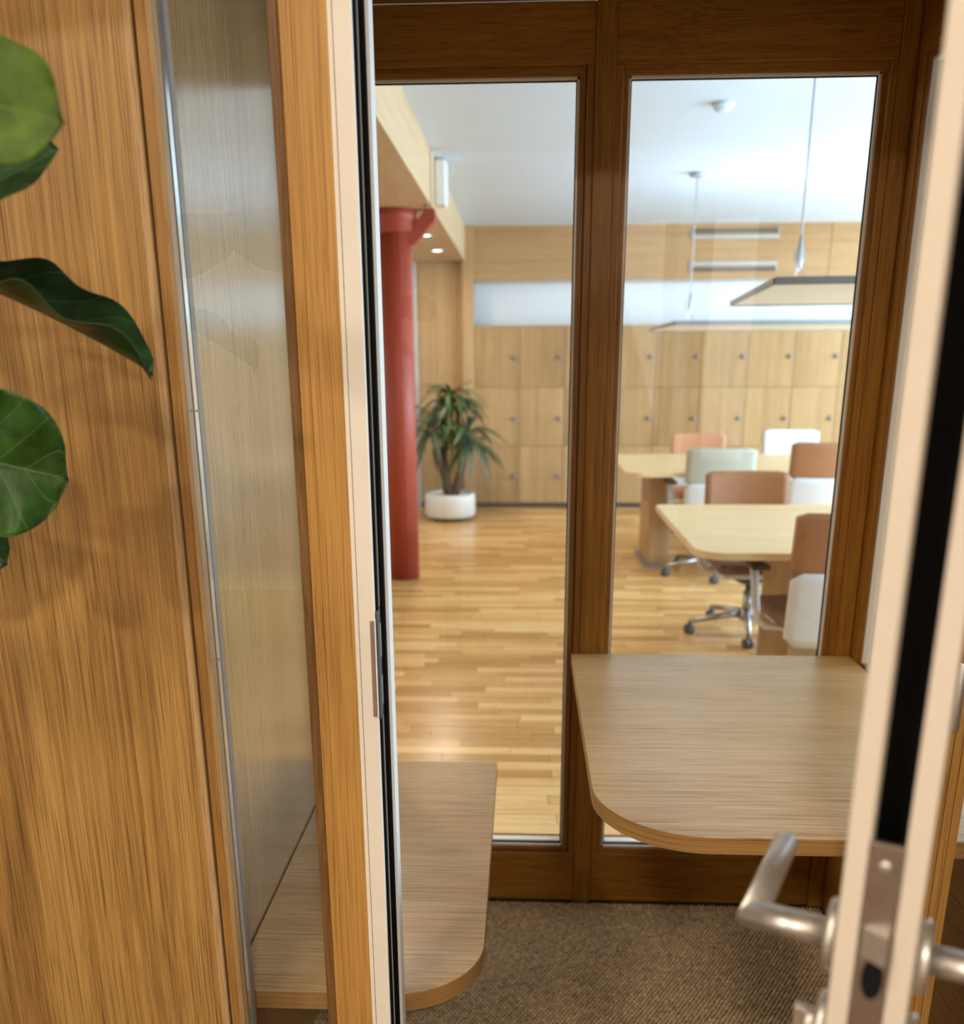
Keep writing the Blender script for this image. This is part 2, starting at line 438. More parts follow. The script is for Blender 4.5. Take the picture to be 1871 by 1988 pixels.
def plank_rank(p):
    xm, ym = (p[0] + p[1]) / 2, (p[2] + p[3]) / 2
    lo, hi = -0.155 * ym - 0.1, 0.33 * ym + 0.1
    return ym if lo < xm < hi else 100 + ym


planks.sort(key=plank_rank)
for p in planks[:290]: plank_obj('parquet_strip', [p], fl)
far = plank_obj('parquet_strips', planks[290:], fl); far['kind'] = 'stuff'

ce = box('ceiling', (XL, XR), (YF, YB), (CEIL, CEIL + 0.1), WHITE)
struct(ce, 'smooth white ceiling of the bright office', 'ceiling')

# far wall: white plaster behind the lockers and the oak bulkhead
struct(box('wall_far', (XL, XR), (YB, YB + 0.12), (-0.1, CEIL + 0.1), WHITEW), 'white plastered wall strip above the lockers', 'wall')
struct(box('wall_office_left', (XL - 0.12, XL), (YF, YB), (-0.1, CEIL + 0.1), WHITEW), 'white side wall of the office, hidden left', 'wall')
struct(box('wall_behind_camera', (XL, XR), (YF - 0.12, YF), (-0.1, CEIL + 0.1), WHITEW), 'white wall behind the viewer', 'wall')
wr = sroot('wall_office_right', 'white window wall of the office, out of view right', 'wall')
for ya, yb in ((YF, 1.6), (3.6, 3.9), (5.9, 6.2), (8.2, 8.4), (9.9, YB)):
    box('wall_pier', (XR, XR + 0.12), (ya, yb), (-0.1, CEIL + 0.1), WHITEW, wr)
for ya, yb in ((1.6, 3.6), (3.9, 5.9), (6.2, 8.2), (8.4, 9.9)):
    box('wall_spandrel', (XR, XR + 0.12), (ya, yb), (-0.1, 0.5), WHITEW, wr)
    box('wall_lintel', (XR, XR + 0.12), (ya, yb), (2.6, CEIL + 0.1), WHITEW, wr)

# oak bulkhead over the lockers
bk = sroot('wall_bulkhead', 'oak clad bulkhead band under the ceiling above the lockers', 'wall')
box('bulkhead_panel', (-0.51, 2.9), (9.77, 9.82), (2.226, CEIL), OAKOFFH, bk, 0.002)
box('bulkhead_panel', (2.905, 5.45), (9.77, 9.82), (2.226, CEIL), OAKOFFH, bk, 0.002)
box('bulkhead_underside', (-0.51, 5.45), (9.82, YB), (2.226, 2.25), WHITEW, bk)
for k, zc in enumerate((2.628, 2.335)):
    v = thing('air_vent', ('upper' if k == 0 else 'lower') + ' slim double slot air vent in the oak bulkhead', 'vent', (1.99, 9.77, zc))
    v['group'] = 'slot vents in the bulkhead'
    dz = 0.027 if k == 0 else -0.027
    box('vent_slot', (-0.41, 0.41), (-0.008, 0.0), (dz - 0.017, dz + 0.017), VENTD, v, 0.002)
    box('vent_blade', (-0.41, 0.41), (-0.014, 0.0), (-dz - 0.017, -dz + 0.017), VENTG, v, 0.003)
    for sx in (-0.415, 0.405): box('vent_end', (sx, sx + 0.01), (-0.012, 0), (-0.05, 0.05), VENTG, v, 0.001)

# soffit over the aisle on the left
sf = sroot('ceiling_soffit', 'oak clad dropped soffit over the aisle on the left', 'ceiling')
box('fascia_panel', (-0.635, -0.592), (1.2, 6.28), (2.404, CEIL), OAKOFFY, sf, 0.002)
box('fascia_panel', (-0.635, -0.592), (6.36, 9.77), (2.404, CEIL), OAKOFFY, sf, 0.002)
box('fascia_joint', (-0.64, -0.62), (6.28, 6.36), (2.404, CEIL), VENTD, sf)
box('soffit_underside', (XL, -0.635), (1.2, 9.77), (2.404, 2.43), OAKOFFY, sf)
# far end of the aisle
wa = sroot('wall_aisle_end', 'oak panelled end wall of the aisle beside the lockers', 'wall')
x = -0.62
box('pilaster', (-0.62, -0.51), (9.70, 9.84), (0, CEIL), OAKOFF, wa, 0.003)
for k in range(9):
    box('wall_panel', (x - 0.27 + 0.004, x), (9.79, 9.83), (0.06, 2.404), OAKOFF, wa, 0.002); x -= 0.27
box('wall_plinth', (-3.1, -0.62), (9.80, 9.83), (0.0, 0.06), VENTD, wa)
box('window_frame_upright', (-1.125, -1.075), (9.70, 9.79), (0.0, 2.404), VENTG, wa, 0.01)  # grey upright standing for a window frame

for k, yy in enumerate((6.95, 7.75, 8.80, 4.1, 3.0)):  # last two are added out of view to light the near floor
    d = thing('downlight', ('round soffit downlight just behind the red column', 'middle round downlight in the oak soffit behind the column', 'farthest round soffit downlight, close to the oak end wall', 'added soffit downlight between booth and red column, unseen behind the door post', 'added soffit downlight nearest the booth, unseen behind the door post')[k], 'light', (-0.778, yy, 2.404), group='soffit downlights')
    lathe('bezel', [(0.062, -0.004), (0.062, 0.0), (0.046, 0.0), (0.046, -0.006), (0.058, -0.006)], WHITE, d, 28, caps=False)
    lathe('lamp_disc', [(0.044, -0.003), (0.044, -0.001)], emit('downlight_glow', (1.0, 0.95, 0.86), 6.0), d, 28)
    area('downlight_beam', (-0.778, yy, 2.39), (-0.778, yy, 0), 0.08, 11, (1, 0.90, 0.74))

# ---------------------------------------------------------------- red column
col = thing('support_column', 'round red painted column standing under the oak soffit', 'column', (-0.845, 6.5, 0))
col['kind'] = 'structure'
lathe('shaft', [(0.104, 0.0), (0.104, 2.27)], RED, col, 40)
lathe('capital', [(0.106, 2.262), (0.125, 2.275), (0.125, 2.33), (0.14, 2.345), (0.14, 2.404)], RED, col, 40)
extr('bracket', [(0.09, 2.20), (0.13, 2.20), (0.262, 2.34), (0.262, 2.404), (0.205, 2.404), (0.09, 2.28)], 'Y', -0.045, 0.045, RED, col)
bx_ = thing('wall_speaker', 'small white box unit mounted on the oak fascia above the column', 'device', (-0.592, 6.62, 2.44))
box('body', (0.0, 0.075), (-0.06, 0.06), (0.0, 0.27), CREAMW, bx_, 0.014, 3)
box('front_plate', (0.075, 0.079), (-0.05, 0.05), (0.012, 0.258), WHITE, bx_, 0.002)
tube('cable', [(0.04, 0.02, 0.268), (0.07, 0.03, 0.276), (0.115, 0.03, 0.25), (0.12, 0.03, 0.20), (0.08, 0.03, 0.165)], 0.003, SPACER, bx_, 8)

# ---------------------------------------------------------------- lockers
lock_x0, pitch = -0.52 + 0.0, 0.452
ordn = ['first', 'second', 'third', 'fourth', 'fifth', 'sixth', 'seventh', 'eighth', 'ninth', 'tenth']
zr = [(0.06, 0.633), (0.637, 1.210), (1.214, 1.805)]
for k in range(10):
    x0 = lock_x0 + 0.01 + k * pitch
    t = thing('locker', 'pale oak three-door locker column, %s from the potted yucca' % ordn[k], 'locker', (x0 + pitch / 2, 9.99, 0), group='oak lockers along the far wall')
    hw = pitch / 2
    box('body', (-hw + 0.001, hw - 0.001), (-0.20, 0.22), (0.05, 1.808), OAKOFF, t)
    box('kickboard', (-hw + 0.001, hw - 0.001), (-0.15, 0.20), (0.0, 0.05), VENTD, t)
    for z0, z1 in zr:
        dr = box('door', (-hw + 0.003, hw - 0.003), (-0.22, -0.20), (z0, z1), OAKOFF, t, 0.0015)
        kz = z1 - 0.30
        lathe('lock', [(0.019, 0), (0.021, 0.006), (0.021, 0.020), (0.016, 0.026), (0.004, 0.027)], KNOB, dr, 20, (hw - 0.05, -0.22, kz), Matrix.Rotation(math.pi / 2, 4, 'X'))

# ---------------------------------------------------------------- tables
def table(loc, label, wx, dy, ped):
    t = thing('work_table', label, 'table', loc, group='large oak work tables')
    prism('tabletop', rrect(0, wx, 0, dy, (0.13, 0.13, 0.05, 0.05), 10), 0.708, 0.74, OAKTAB, t, 0.004)
    for px in (ped, wx - ped - 0.16):
        box('pedestal', (px, px + 0.16), (dy / 2 - 0.26, dy / 2 + 0.26), (0.015, 0.708), OAKOFF, t, 0.006)
        box('foot_plate', (px - 0.03, px + 0.19), (dy / 2 - 0.3, dy / 2 + 0.3), (0.0, 0.015), LAMPG, t, 0.003)
    box('beam', (ped + 0.16, wx - ped - 0.16), (dy / 2 - 0.03, dy / 2 + 0.03), (0.64, 0.708), LAMPG, t, 0.004)
    return t


table((0.70, 3.73, 0), 'large pale oak work table nearest the booth window, chairs tucked in', 2.3, 1.32, 0.50)
table((0.70, 6.50, 0), 'large pale oak work table farther back, in front of the lockers', 2.3, 1.35, 0.22)

# ---------------------------------------------------------------- office chairs
def curved_panel(w, z0, z1, y0, bulge, thick, lean, nx=12, nz=8, rc=0.03):
    """backrest panel: bows backwards (towards -Y) in plan, leans back with height, rounded corners"""
    bm = bmesh.new()
    G = {}
    for side in (0, 1):
        for i in range(nx + 1):
            for j in range(nz + 1):
                u = -1 + 2 * i / nx; v = j / nz
                # rounded corners
                z = z0 + v * (z1 - z0); x = u * w / 2
                edge = max(0.0, abs(x) - (w / 2 - rc)); ez = rc - math.sqrt(max(0.0, rc * rc - edge * edge))
                zz = min(max(z, z0 + ez), z1 - ez)
                yy = y0 - bulge * (1 - u * u) - lean * (zz - 0.45) + (thick if side else 0)
                G[side, i, j] = bm.verts.new((x, yy, zz))
    for i in range(nx):
        for j in range(nz):
            bm.faces.new((G[0, i, j], G[0, i + 1, j], G[0, i + 1, j + 1], G[0, i, j + 1]))
            bm.faces.new((G[1, i, j], G[1, i, j + 1], G[1, i + 1, j + 1], G[1, i + 1, j]))
    for i in range(nx):
        bm.faces.new((G[0, i, 0], G[1, i, 0], G[1, i + 1, 0], G[0, i + 1, 0]))
        bm.faces.new((G[0, i, nz], G[0, i + 1, nz], G[1, i + 1, nz], G[1, i, nz]))
    for j in range(nz):
        bm.faces.new((G[0, 0, j], G[0, 0, j + 1], G[1, 0, j + 1], G[1, 0, j]))
        bm.faces.new((G[0, nx, j], G[1, nx, j], G[1, nx, j + 1], G[0, nx, j + 1]))
    bmesh.ops.recalc_face_normals(bm, faces=bm.faces[:])
    return bm


def chair(loc, rot, label, pad, dz=0.0, star=0.0):
    t = thing('office_chair', label, 'chair', loc, rot, 'swivel chairs at the work tables')
    seat = bm_box((-0.225, 0.225), (-0.21, 0.25), (0.425 + dz, 0.485 + dz), 0.026, 3)
    o = from_bm('seat', seat, SEATBR if pad is TAN else pad, t, True)
    sh = bm_box((-0.19, 0.19), (-0.215, 0.20), (0.392 + dz, 0.428 + dz), 0.016, 3)
    from_bm('seat_shell', sh, CHSHELL, t, True)
    o = from_bm('back_shell', curved_panel(0.465, 0.375 + dz, 0.685 + dz, -0.215, 0.035, 0.022, 0.10, rc=0.035), CHSHELL, t, True)
    lathe('grip_hole', [(0.034, 0), (0.034, 0.004)], DARKPL, o, 24, (0.11, -0.262, 0.42 + dz), Matrix.Rotation(math.pi / 2, 4, 'X') @ Matrix.Diagonal((1, 0.45, 1, 1)))
    from_bm('back_pad', curved_panel(0.465, 0.675 + dz, 0.92 + dz, -0.205, 0.035, 0.036, 0.10, rc=0.016), pad, t, True)
    for s in (-1, 1):
        a = tube('arm', [(s * 0.17, 0.0, 0.40 + dz), (s * 0.245, 0.0, 0.405 + dz), (s * 0.275, 0.01, 0.43 + dz), (s * 0.285, 0.02, 0.49 + dz), (s * 0.29, 0.06, 0.63 + dz), (s * 0.29, 0.08, 0.655 + dz)], [0.014, 0.016, 0.017, 0.018, 0.018, 0.018], CHSHELL, t, 12)
        from_bm('arm_pad', bm_box((s * 0.29 - 0.04, s * 0.29 + 0.04), (-0.04, 0.20), (0.652 + dz, 0.674 + dz), 0.009, 2), DARKPL, a, True)
    lathe('mechanism', [(0.05, 0.33 + dz), (0.09, 0.35 + dz), (0.10, 0.386 + dz)], DARKPL, t, 20)
    lathe('gas_column', [(0.028, 0.10), (0.028, 0.24), (0.019, 0.242), (0.019, 0.34 + dz)], CHROME, t, 20)
    lathe('base_hub', [(0.045, 0.075), (0.05, 0.09), (0.045, 0.125), (0.03, 0.14)], CHROME, t, 24)
    for k in range(5):
        a = star + 2 * math.pi * k / 5; ca, sa = math.cos(a), math.sin(a)
        tube('base_leg', [(0.03 * ca, 0.03 * sa, 0.112), (0.16 * ca, 0.16 * sa, 0.098), (0.325 * ca, 0.325 * sa, 0.072)], [0.024, 0.019, 0.013], CHROME, t, 10)
        w = lathe('caster', [(0.012, -0.024), (0.027, -0.022), (0.0275, -0.006), (0.018, -0.004), (0.018, 0.004), (0.0275, 0.006), (0.027, 0.022), (0.012, 0.024)], DARKPL, t, 18, (0.325 * ca, 0.325 * sa, 0.0278), Matrix.Rotation(a + 0.6, 4, 'Z') @ Matrix.Rotation(math.pi / 2, 4, 'X'))
        tube('caster_stem', [(0.325 * ca, 0.325 * sa, 0.03), (0.325 * ca, 0.325 * sa, 0.075)], 0.008, DARKPL, w, 8)
    return t


PI = math.pi
chair((1.265, 3.86, 0), 0.06, 'tan and white swivel chair with its back to the booth window', TAN, 0.0, 0.88)
chair((1.26, 5.16, 0), PI, 'tan swivel chair facing us across the near table', TAN, -0.045, 0.13)
chair((2.03, 6.665, 0), -0.05, 'tan and white swivel chair with bluish shell beside the grey one, at the far table', TAN, 0.03, 0.5)
chair((1.325, 6.675, 0), 0.0, 'grey and white swivel chair tucked under the far table', GREYF, -0.01, 0.9)
chair((1.49, 8.03, 0), PI, 'coral swivel chair behind the far table, nearest the yucca', CORAL, -0.05, 0.2)
chair((2.27, 8.03, 0), PI, 'white swivel chair behind the far table, in front of the lockers', WHITEF, -0.02, 0.4)

# ---------------------------------------------------------------- pendant panels
def pendant(cx, cy, z, wx, dy, label, rot, upw, loop=0.03):
    t = thing('pendant_lamp', label, 'lamp', (cx, cy, z), rot, 'flat panel pendants over the tables')
    box('panel', (-wx / 2, wx / 2), (-dy / 2, dy / 2), (0.0, 0.012), LAMPW, t, 0.002)
    for s in (-1, 1):
        box('edge_profile', (-wx / 2, wx / 2), (s * dy / 2 - 0.012, s * dy / 2 + 0.012), (-0.006, 0.022), LAMPG, t, 0.003)
        box('end_profile', (s * wx / 2 - 0.008, s * wx / 2 + 0.008), (-dy / 2, dy / 2), (-0.004, 0.020), LAMPG, t, 0.003)
    box('uplight_diffuser', (-wx / 2 + 0.1, wx / 2 - 0.1), (-0.12, 0.12), (0.012, 0.024), emit('uplight_glow', (0.95, 0.98, 1.0), 2.0), t, 0.002)
    for s in (-1, 1):
        ax = s * (wx / 2 - 0.2); h = CEIL - z
        w = tube('cable', [(ax, 0, 0.22), (ax, 0, h)], 0.0045, CABLE, t, 8)
        lathe('ceiling_cup', [(0.045, h - 0.03), (0.055, h - 0.026), (0.055, h)], CABLE, w, 24, (ax, 0, 0))
        tube('grip_sleeve', [(ax, 0, 0.10), (ax, 0, 0.15), (ax, 0, 0.24)], [0.012, 0.016, 0.007], CABLE, w, 10)
        tube('wire_fork', [(ax, -0.30, 0.012), (ax, 0, 0.12), (ax, 0.30, 0.012)], 0.003, CABLE, w, 6)
        tube('feed_loop', [(ax + 0.8 * loop * math.sin(a), 0.0, 0.16 + loop * math.cos(a)) for a in [k * PI / 7 for k in range(15)]], 0.003, CABLE, w, 6)
    area('uplight', (cx, cy, z + 0.04), (cx, cy, 5), wx * 0.85, upw, (0.93, 0.98, 1.0), 'RECTANGLE', 0.3, 150)
    return t


pendant(1.98, 4.34, 1.75, 2.0, 1.48, 'wide flat pendant panel hanging over the near table', -0.10, 3)
pendant(1.98, 7.18, 1.70, 2.0, 1.50, 'thin flat pendant panel hanging over the far table', -0.02, 5.5, 0.05)
d = thing('smoke_detector', 'small white round detector on the office ceiling', 'detector', (0.985, 5.35, CEIL))
lathe('body', [(0.05, 0.0), (0.05, -0.02), (0.035, -0.035), (0.01, -0.037)], WHITE, d, 28)
lathe('base_ring', [(0.056, 0.0), (0.056, -0.006)], SPACER, d, 28)

# ---------------------------------------------------------------- yucca in the white pot
pl = thing('potted_yucca', 'tall yucca with drooping green leaves in a low white pot', 'plant', (-0.715, 9.05, 0))
lathe('pot', [(0.18, 0.03), (0.228, 0.035), (0.243, 0.065), (0.243, 0.215), (0.235, 0.245), (0.215, 0.257), (0.205, 0.25), (0.20, 0.235)], POT, pl, 40)
lathe('soil', [(0.19, 0.225), (0.203, 0.233)], SOIL, pl, 32)
for k in range(4):
    a = PI / 4 + k * PI / 2
    lathe('pot_wheel', [(0.016, -0.014), (0.016, 0.014)], DARKPL, pl, 16, (0.17 * math.cos(a), 0.17 * math.sin(a), 0.016), Matrix.Rotation(PI / 2, 4, 'X'))
tube('pot_trolley', [(0, 0, 0.022), (0, 0, 0.032)], 0.20, DARKPL, pl, 28)
stems = [[(0.02, 0, 0.20), (-0.03, 0.0, 0.36), (-0.10, -0.01, 0.56), (-0.14, -0.02, 0.90)],
         [(0.04, 0, 0.20), (0.07, 0.0, 0.34), (0.12, 0.0, 0.50), (0.17, 0.0, 0.72)],
         [(-0.02, 0.04, 0.20), (-0.06, 0.06, 0.6), (-0.02, 0.07, 1.0), (0.02, 0.07, 1.18)]]
for s in stems: tube('trunk', s, [0.045, 0.038, 0.032, 0.024], TRUNK, pl, 12)


def strap_mesh(L_, w, droop):
    bm = bmesh.new(); n = 8; rows = []
    for i in range(n + 1):
        t = i / n; x = L_ * (t - 0.25 * droop * t * t); z = L_ * (0.25 * t - droop * 0.75 * t * t)
        ww = w * (0.45 + 1.1 * t) * (1 - t ** 3) + 0.0008
        rows.append([bm.verts.new((x, -ww, z + 0.35 * ww)), bm.verts.new((x, 0, z)), bm.verts.new((x, ww, z + 0.35 * ww))])
    for a, b_ in zip(rows, rows[1:]):
        for k in range(2): bm.faces.new((a[k], b_[k], b_[k + 1], a[k + 1]))
    me = bpy.data.meshes.new('leaf'); bm.to_mesh(me); bm.free(); me.materials.append(YUCCA)
    for p in me.polygons: p.use_smooth = True
    return me


straps = [strap_mesh(0.42, 0.024, 0.85), strap_mesh(0.46, 0.026, 1.15), strap_mesh(0.38, 0.022, 0.55), strap_mesh(0.42, 0.025, 1.45)]
heads = [((-0.14, -0.02, 0.78), 58), ((0.17, 0.0, 0.66), 58), ((0.02, 0.07, 1.02), 58)]
for (hx, hy, hz), cnt in heads:
    for k in range(cnt):
        o = bpy.data.objects.new('leaf', straps[k % 4]); C.objects.link(o); o.parent = pl
        o.location = (hx, hy, hz + 0.16 * k / cnt)
        o.rotation_euler = (random.uniform(-0.3, 0.3), -random.uniform(-0.35, 0.55) - 0.5 * k / cnt, k * 2.399 + random.uniform(-0.2, 0.2))
        s = random.uniform(0.75, 1.1); o.scale = (s, s, s)

# ================================================================ the booth
BX0, BX1, BY0, BY1, BZ = -0.51, 0.85, 1.33, 2.36, 2.235
DF = 1.25
# carpet: base and woven loops
cb = box('floor_booth', (BX0 - 0.05, BX1 + 0.1), (DF, BY1 + 0.02), (-0.012, -0.004), plain('carpet_backing', (0.035, 0.022, 0.014), 0.95, noise=0.2, nscale=200))
struct(cb, 'brown loop carpet floor inside the booth', 'floor')


def carpet():
    px, py = 0.0108, 0.0084
    nx, ny = int((BX1 - BX0) / px), int((BY1 - 1.26) / py)
    ii, jj = np.meshgrid(np.arange(nx), np.arange(ny), indexing='ij'); ii = ii.ravel(); jj = jj.ravel()
    cx = BX0 + (ii + 0.5 + 0.5 * (jj % 2)) * px + rng.normal(0, 0.00035, ii.size); cy = 1.26 + (jj + 0.5) * py + rng.normal(0, 0.0003, ii.size)
    h = 0.0062 * (0.8 + 0.4 * rng.random(ii.size)); n = ii.size
    ang = 0.45 + rng.normal(0, 0.12, n)
    ring = 6; V = np.zeros((n, ring * 2 + 1, 3)); a = np.arange(ring) * 2 * np.pi / ring
    for lvl, (rs, hz) in enumerate(((0.52, 0.0), (0.40, 0.75))):
        ex = rs * px * 1.05 * np.cos(a)[None, :]; ey = rs * py * 0.92 * np.sin(a)[None, :]
        c, s = np.cos(ang)[:, None], np.sin(ang)[:, None]
        V[:, lvl * ring:(lvl + 1) * ring, 0] = cx[:, None] + ex * c - ey * s
        V[:, lvl * ring:(lvl + 1) * ring, 1] = cy[:, None] + ex * s + ey * c
        V[:, lvl * ring:(lvl + 1) * ring, 2] = -0.004 + hz * h[:, None]
    V[:, -1, 0] = cx; V[:, -1, 1] = cy; V[:, -1, 2] = -0.004 + h
    tr = []
    for k in range(ring):
        k2 = (k + 1) % ring
        tr += [(k, k2, ring + k2), (k, ring + k2, ring + k), (ring + k, ring + k2, 2 * ring)]
    tr = np.array(tr)
    F_ = (tr[None] + (np.arange(n) * (2 * ring + 1))[:, None, None]).reshape(-1, 3)
    me = bpy.data.meshes.new('carpet_loops')
    me.vertices.add(n * (2 * ring + 1)); me.vertices.foreach_set('co', V.reshape(-1))
    me.loops.add(F_.size); me.loops.foreach_set('vertex_index', F_.reshape(-1).astype(np.int32))
    me.polygons.add(len(F_)); me.polygons.foreach_set('loop_start', np.arange(0, F_.size, 3, dtype=np.int32))
    me.update(calc_edges=True); me.validate()
    tone = np.clip(0.5 + 0.22 * np.sin((ii * 1.0 + jj * 0.5) * 2.1) * 0 + rng.normal(0, 0.13, n), 0, 1)
    at = me.attributes.new('rnd', 'FLOAT', 'FACE'); at.data.foreach_set('value', np.repeat(tone, len(tr)).astype(np.float32))
    me.polygons.foreach_set('use_smooth', np.ones(len(F_), dtype=bool))
    return me


cl = put('carpet_loops', carpet(), CARPET, cb); cl['kind'] = 'stuff'

# left wall (lacquered veneer), ceiling
struct(box('wall_booth_left', (BX0 - 0.05, BX0), (BY0, BY1 + 0.09), (0.0, BZ + 0.1), OAKV_GLOSS), 'lacquered oak side wall of the booth behind the bench', 'wall')
struct(box('ceiling_booth', (BX0, BX1 + 0.09), (BY0, BY1), (BZ, BZ + 0.06), OAKH), 'oak ceiling of the booth above the window frames', 'ceiling')

# back wall: posts, header, base, two glazed openings
bw = sroot('wall_booth_back', 'oak framed window wall at the back of the booth', 'wall')
Y2 = BY1 + 0.09
box('header_board', (BX0, 0.1495), (BY1, Y2), (2.112, BZ), OAKH, bw, 0.0015)
box('header_board', (0.1965, 0.81), (BY1, Y2), (2.112, BZ), OAKH, bw, 0.0015)
box('base_board', (BX0, 0.150), (BY1 + 0.004, Y2), (0.0, 0.151), OAKH, bw, 0.003)
box('base_board', (0.196, 0.81), (BY1 + 0.004, Y2), (0.0, 0.151), OAKH, bw, 0.003)
box('centre_post', (0.1497, 0.1963), (BY1 - 0.004, Y2), (0.0, BZ), OAKV_IN, bw, 0.002)
box('corner_post', (0.811, 0.849), (BY1 - 0.004, Y2), (0.0, BZ), OAKV_IN, bw, 0.002)
box('corner_post', (BX0, -0.472), (BY1 - 0.004, Y2), (0.0, 2.112), OAKV_IN, bw, 0.002)
for (xa, xb, xc, xd) in ((-0.472, -0.442, 0.1165, 0.1495), (0.1965, 0.2285, 0.790, 0.811)):
    # stiles beside the posts
    box('stile', (xa, xa + 0.0165), (BY1 + 0.002, Y2), (0.151, 2.112), OAKV_IN, bw, 0.0015)
    box('stile', (xd - 0.0165, xd), (BY1 + 0.002, Y2), (0.151, 2.112), OAKV_IN, bw, 0.0015)


def pane(name, label, x0, x1, z0, z1, yg):
    w = sroot(name, label, 'window')
    b = 0.014
    box('glazing_bead', (x0 - b, x0), (BY1 + 0.014, BY1 + 0.03), (z0 - b, z1 + b), OAKV_IN, w, 0.0015)
    box('glazing_bead', (x1, x1 + b), (BY1 + 0.014, BY1 + 0.03), (z0 - b, z1 + b), OAKV_IN, w, 0.0015)
    box('glazing_bead', (x0 - b, x1 + b), (BY1 + 0.012, BY1 + 0.03), (z1, 2.1125), OAKH, w, 0.0015)
    box('glazing_bead', (x0 - b, x1 + b), (BY1 + 0.012, BY1 + 0.03), (0.150, z0), OAKH, w, 0.0015)
    # black gasket and pale strip painting the lit bead edge round the pane
    for (n_, m_, g, ya, yb) in (('lit_bead_strip', LIP, 0.005, 0.018, 0.027), ('gasket', BLACK, 0.0075, 0.027, 0.031)):
        box(n_, (x0 - 0.001, x0 + g), (BY1 + ya, BY1 + yb), (z0, z1), m_, w)
        box(n_, (x1 - g, x1 + 0.001), (BY1 + ya, BY1 + yb), (z0, z1), m_, w)
        box(n_, (x0, x1), (BY1 + ya, BY1 + yb), (z1 - g, z1 + 0.001), m_, w)
        box(n_, (x0, x1), (BY1 + ya, BY1 + yb), (z0 - 0.001, z0 + g), m_, w)
    box('sill_strip', (x0, x1), (BY1 + 0.035, BY1 + 0.058), (z0, z0 + 0.010), CREAMW, w, 0.001)
    box('pane', (x0, x1), (BY1 + 0.031, BY1 + 0.034), (z0, z1), GLASS, w)
    box('outer_frame', (x0 - 0.030, x0 - 0.014), (BY1 + 0.03, Y2), (z0 - 0.02, z1 + 0.02), OAKV_IN, w)
    box('outer_frame', (x1 + 0.014, x1 + 0.030), (BY1 + 0.03, Y2), (z0 - 0.02, z1 + 0.02), OAKV_IN, w)
    box('outer_frame', (x0, x1), (BY1 + 0.03, Y2), (z1 + 0.018, z1 + 0.025), OAKH, w)
    box('outer_frame', (x0, x1), (BY1 + 0.03, Y2), (z0 - 0.02, z0), OAKH, w)
    return w


pane('window_1', 'left tall window pane at the back of the booth, red column behind', -0.442, 0.1165, 0.165, 2.092, BY1 + 0.03)
pane('window_2', 'right tall window pane at the back of the booth, above the desk', 0.2265, 0.782, 0.165, 2.092, BY1 + 0.03)

# right wall with a window
wrt = sroot('wall_booth_right', 'oak side wall of the booth on the right, with a window', 'wall')
box('header_board', (BX1, BX1 + 0.08), (BY0, BY1 + 0.09), (2.112, BZ), OAKDEPTH, wrt, 0.0015)
box('sill_board', (BX1, BX1 + 0.08), (BY0, BY1 + 0.09), (0.0, 0.730), OAKDEPTH, wrt, 0.0015)
box('corner_stile', (BX1, BX1 + 0.08), (2.312, BY1 + 0.09), (0.730, 2.112), OAKV_IN, wrt, 0.0015)
box('front_stile', (BX1, BX1 + 0.08), (BY0, 1.42), (0.730, 2.112), OAKV_IN, wrt, 0.0015)
w3 = sroot('window_3', 'window in the right side wall of the booth, mostly behind the door', 'window')
box('glazing_bead', (BX1 + 0.004, BX1 + 0.03), (2.2855, 2.312), (0.730, 2.112), OAKV_IN, w3, 0.0015)
box('glazing_bead', (BX1 + 0.004, BX1 + 0.03), (1.42, 1.45), (0.730, 2.112), OAKV_IN, w3, 0.0015)
box('glazing_bead', (BX1 + 0.004, BX1 + 0.03), (1.45, 2.286), (2.092, 2.112), OAKDEPTH, w3, 0.0015)
box('glazing_bead', (BX1 + 0.004, BX1 + 0.03), (1.45, 2.286), (0.730, 0.750), OAKDEPTH, w3, 0.0015)
box('spacer', (BX1 + 0.005, BX1 + 0.022), (2.279, 2.2855), (0.750, 2.092), SPACER, w3)
box('spacer', (BX1 + 0.005, BX1 + 0.022), (1.45, 2.279), (2.0855, 2.092), SPACER, w3)
box('gasket', (BX1 + 0.022, BX1 + 0.026), (2.275, 2.2855), (0.750, 2.092), BLACK, w3)
box('pane', (BX1 + 0.026, BX1 + 0.030), (1.45, 2.286), (0.750, 2.092), GLASS, w3)

# ---------------------------------------------------------------- bench and desk
bn = thing('bench', 'low oak bench board with a rounded front corner along the left booth wall', 'bench', (BX0, 1.373, 0))
prism('seat_board', rrect(0.003, 0.442, 0.0, BY1 - 1.373 - 0.003, (0, 0.155, 0, 0), 20), 0.4285, 0.430, OAKTOP, bn)
prism('edge_band', rrect(0.003, 0.4425, -0.0005, BY1 - 1.373 - 0.003, (0, 0.155, 0, 0), 20), 0.394, 0.4285, OAKEDGE, bn, 0.0012)
box('support_panel', (0.01, 0.030), (0.02, 0.98), (0.0, 0.394), OAKV_IN, bn, 0.001)
box('bracket_rail', (0.03, 0.36), (0.45, 0.48), (0.36, 0.394), STEELD, bn, 0.002)

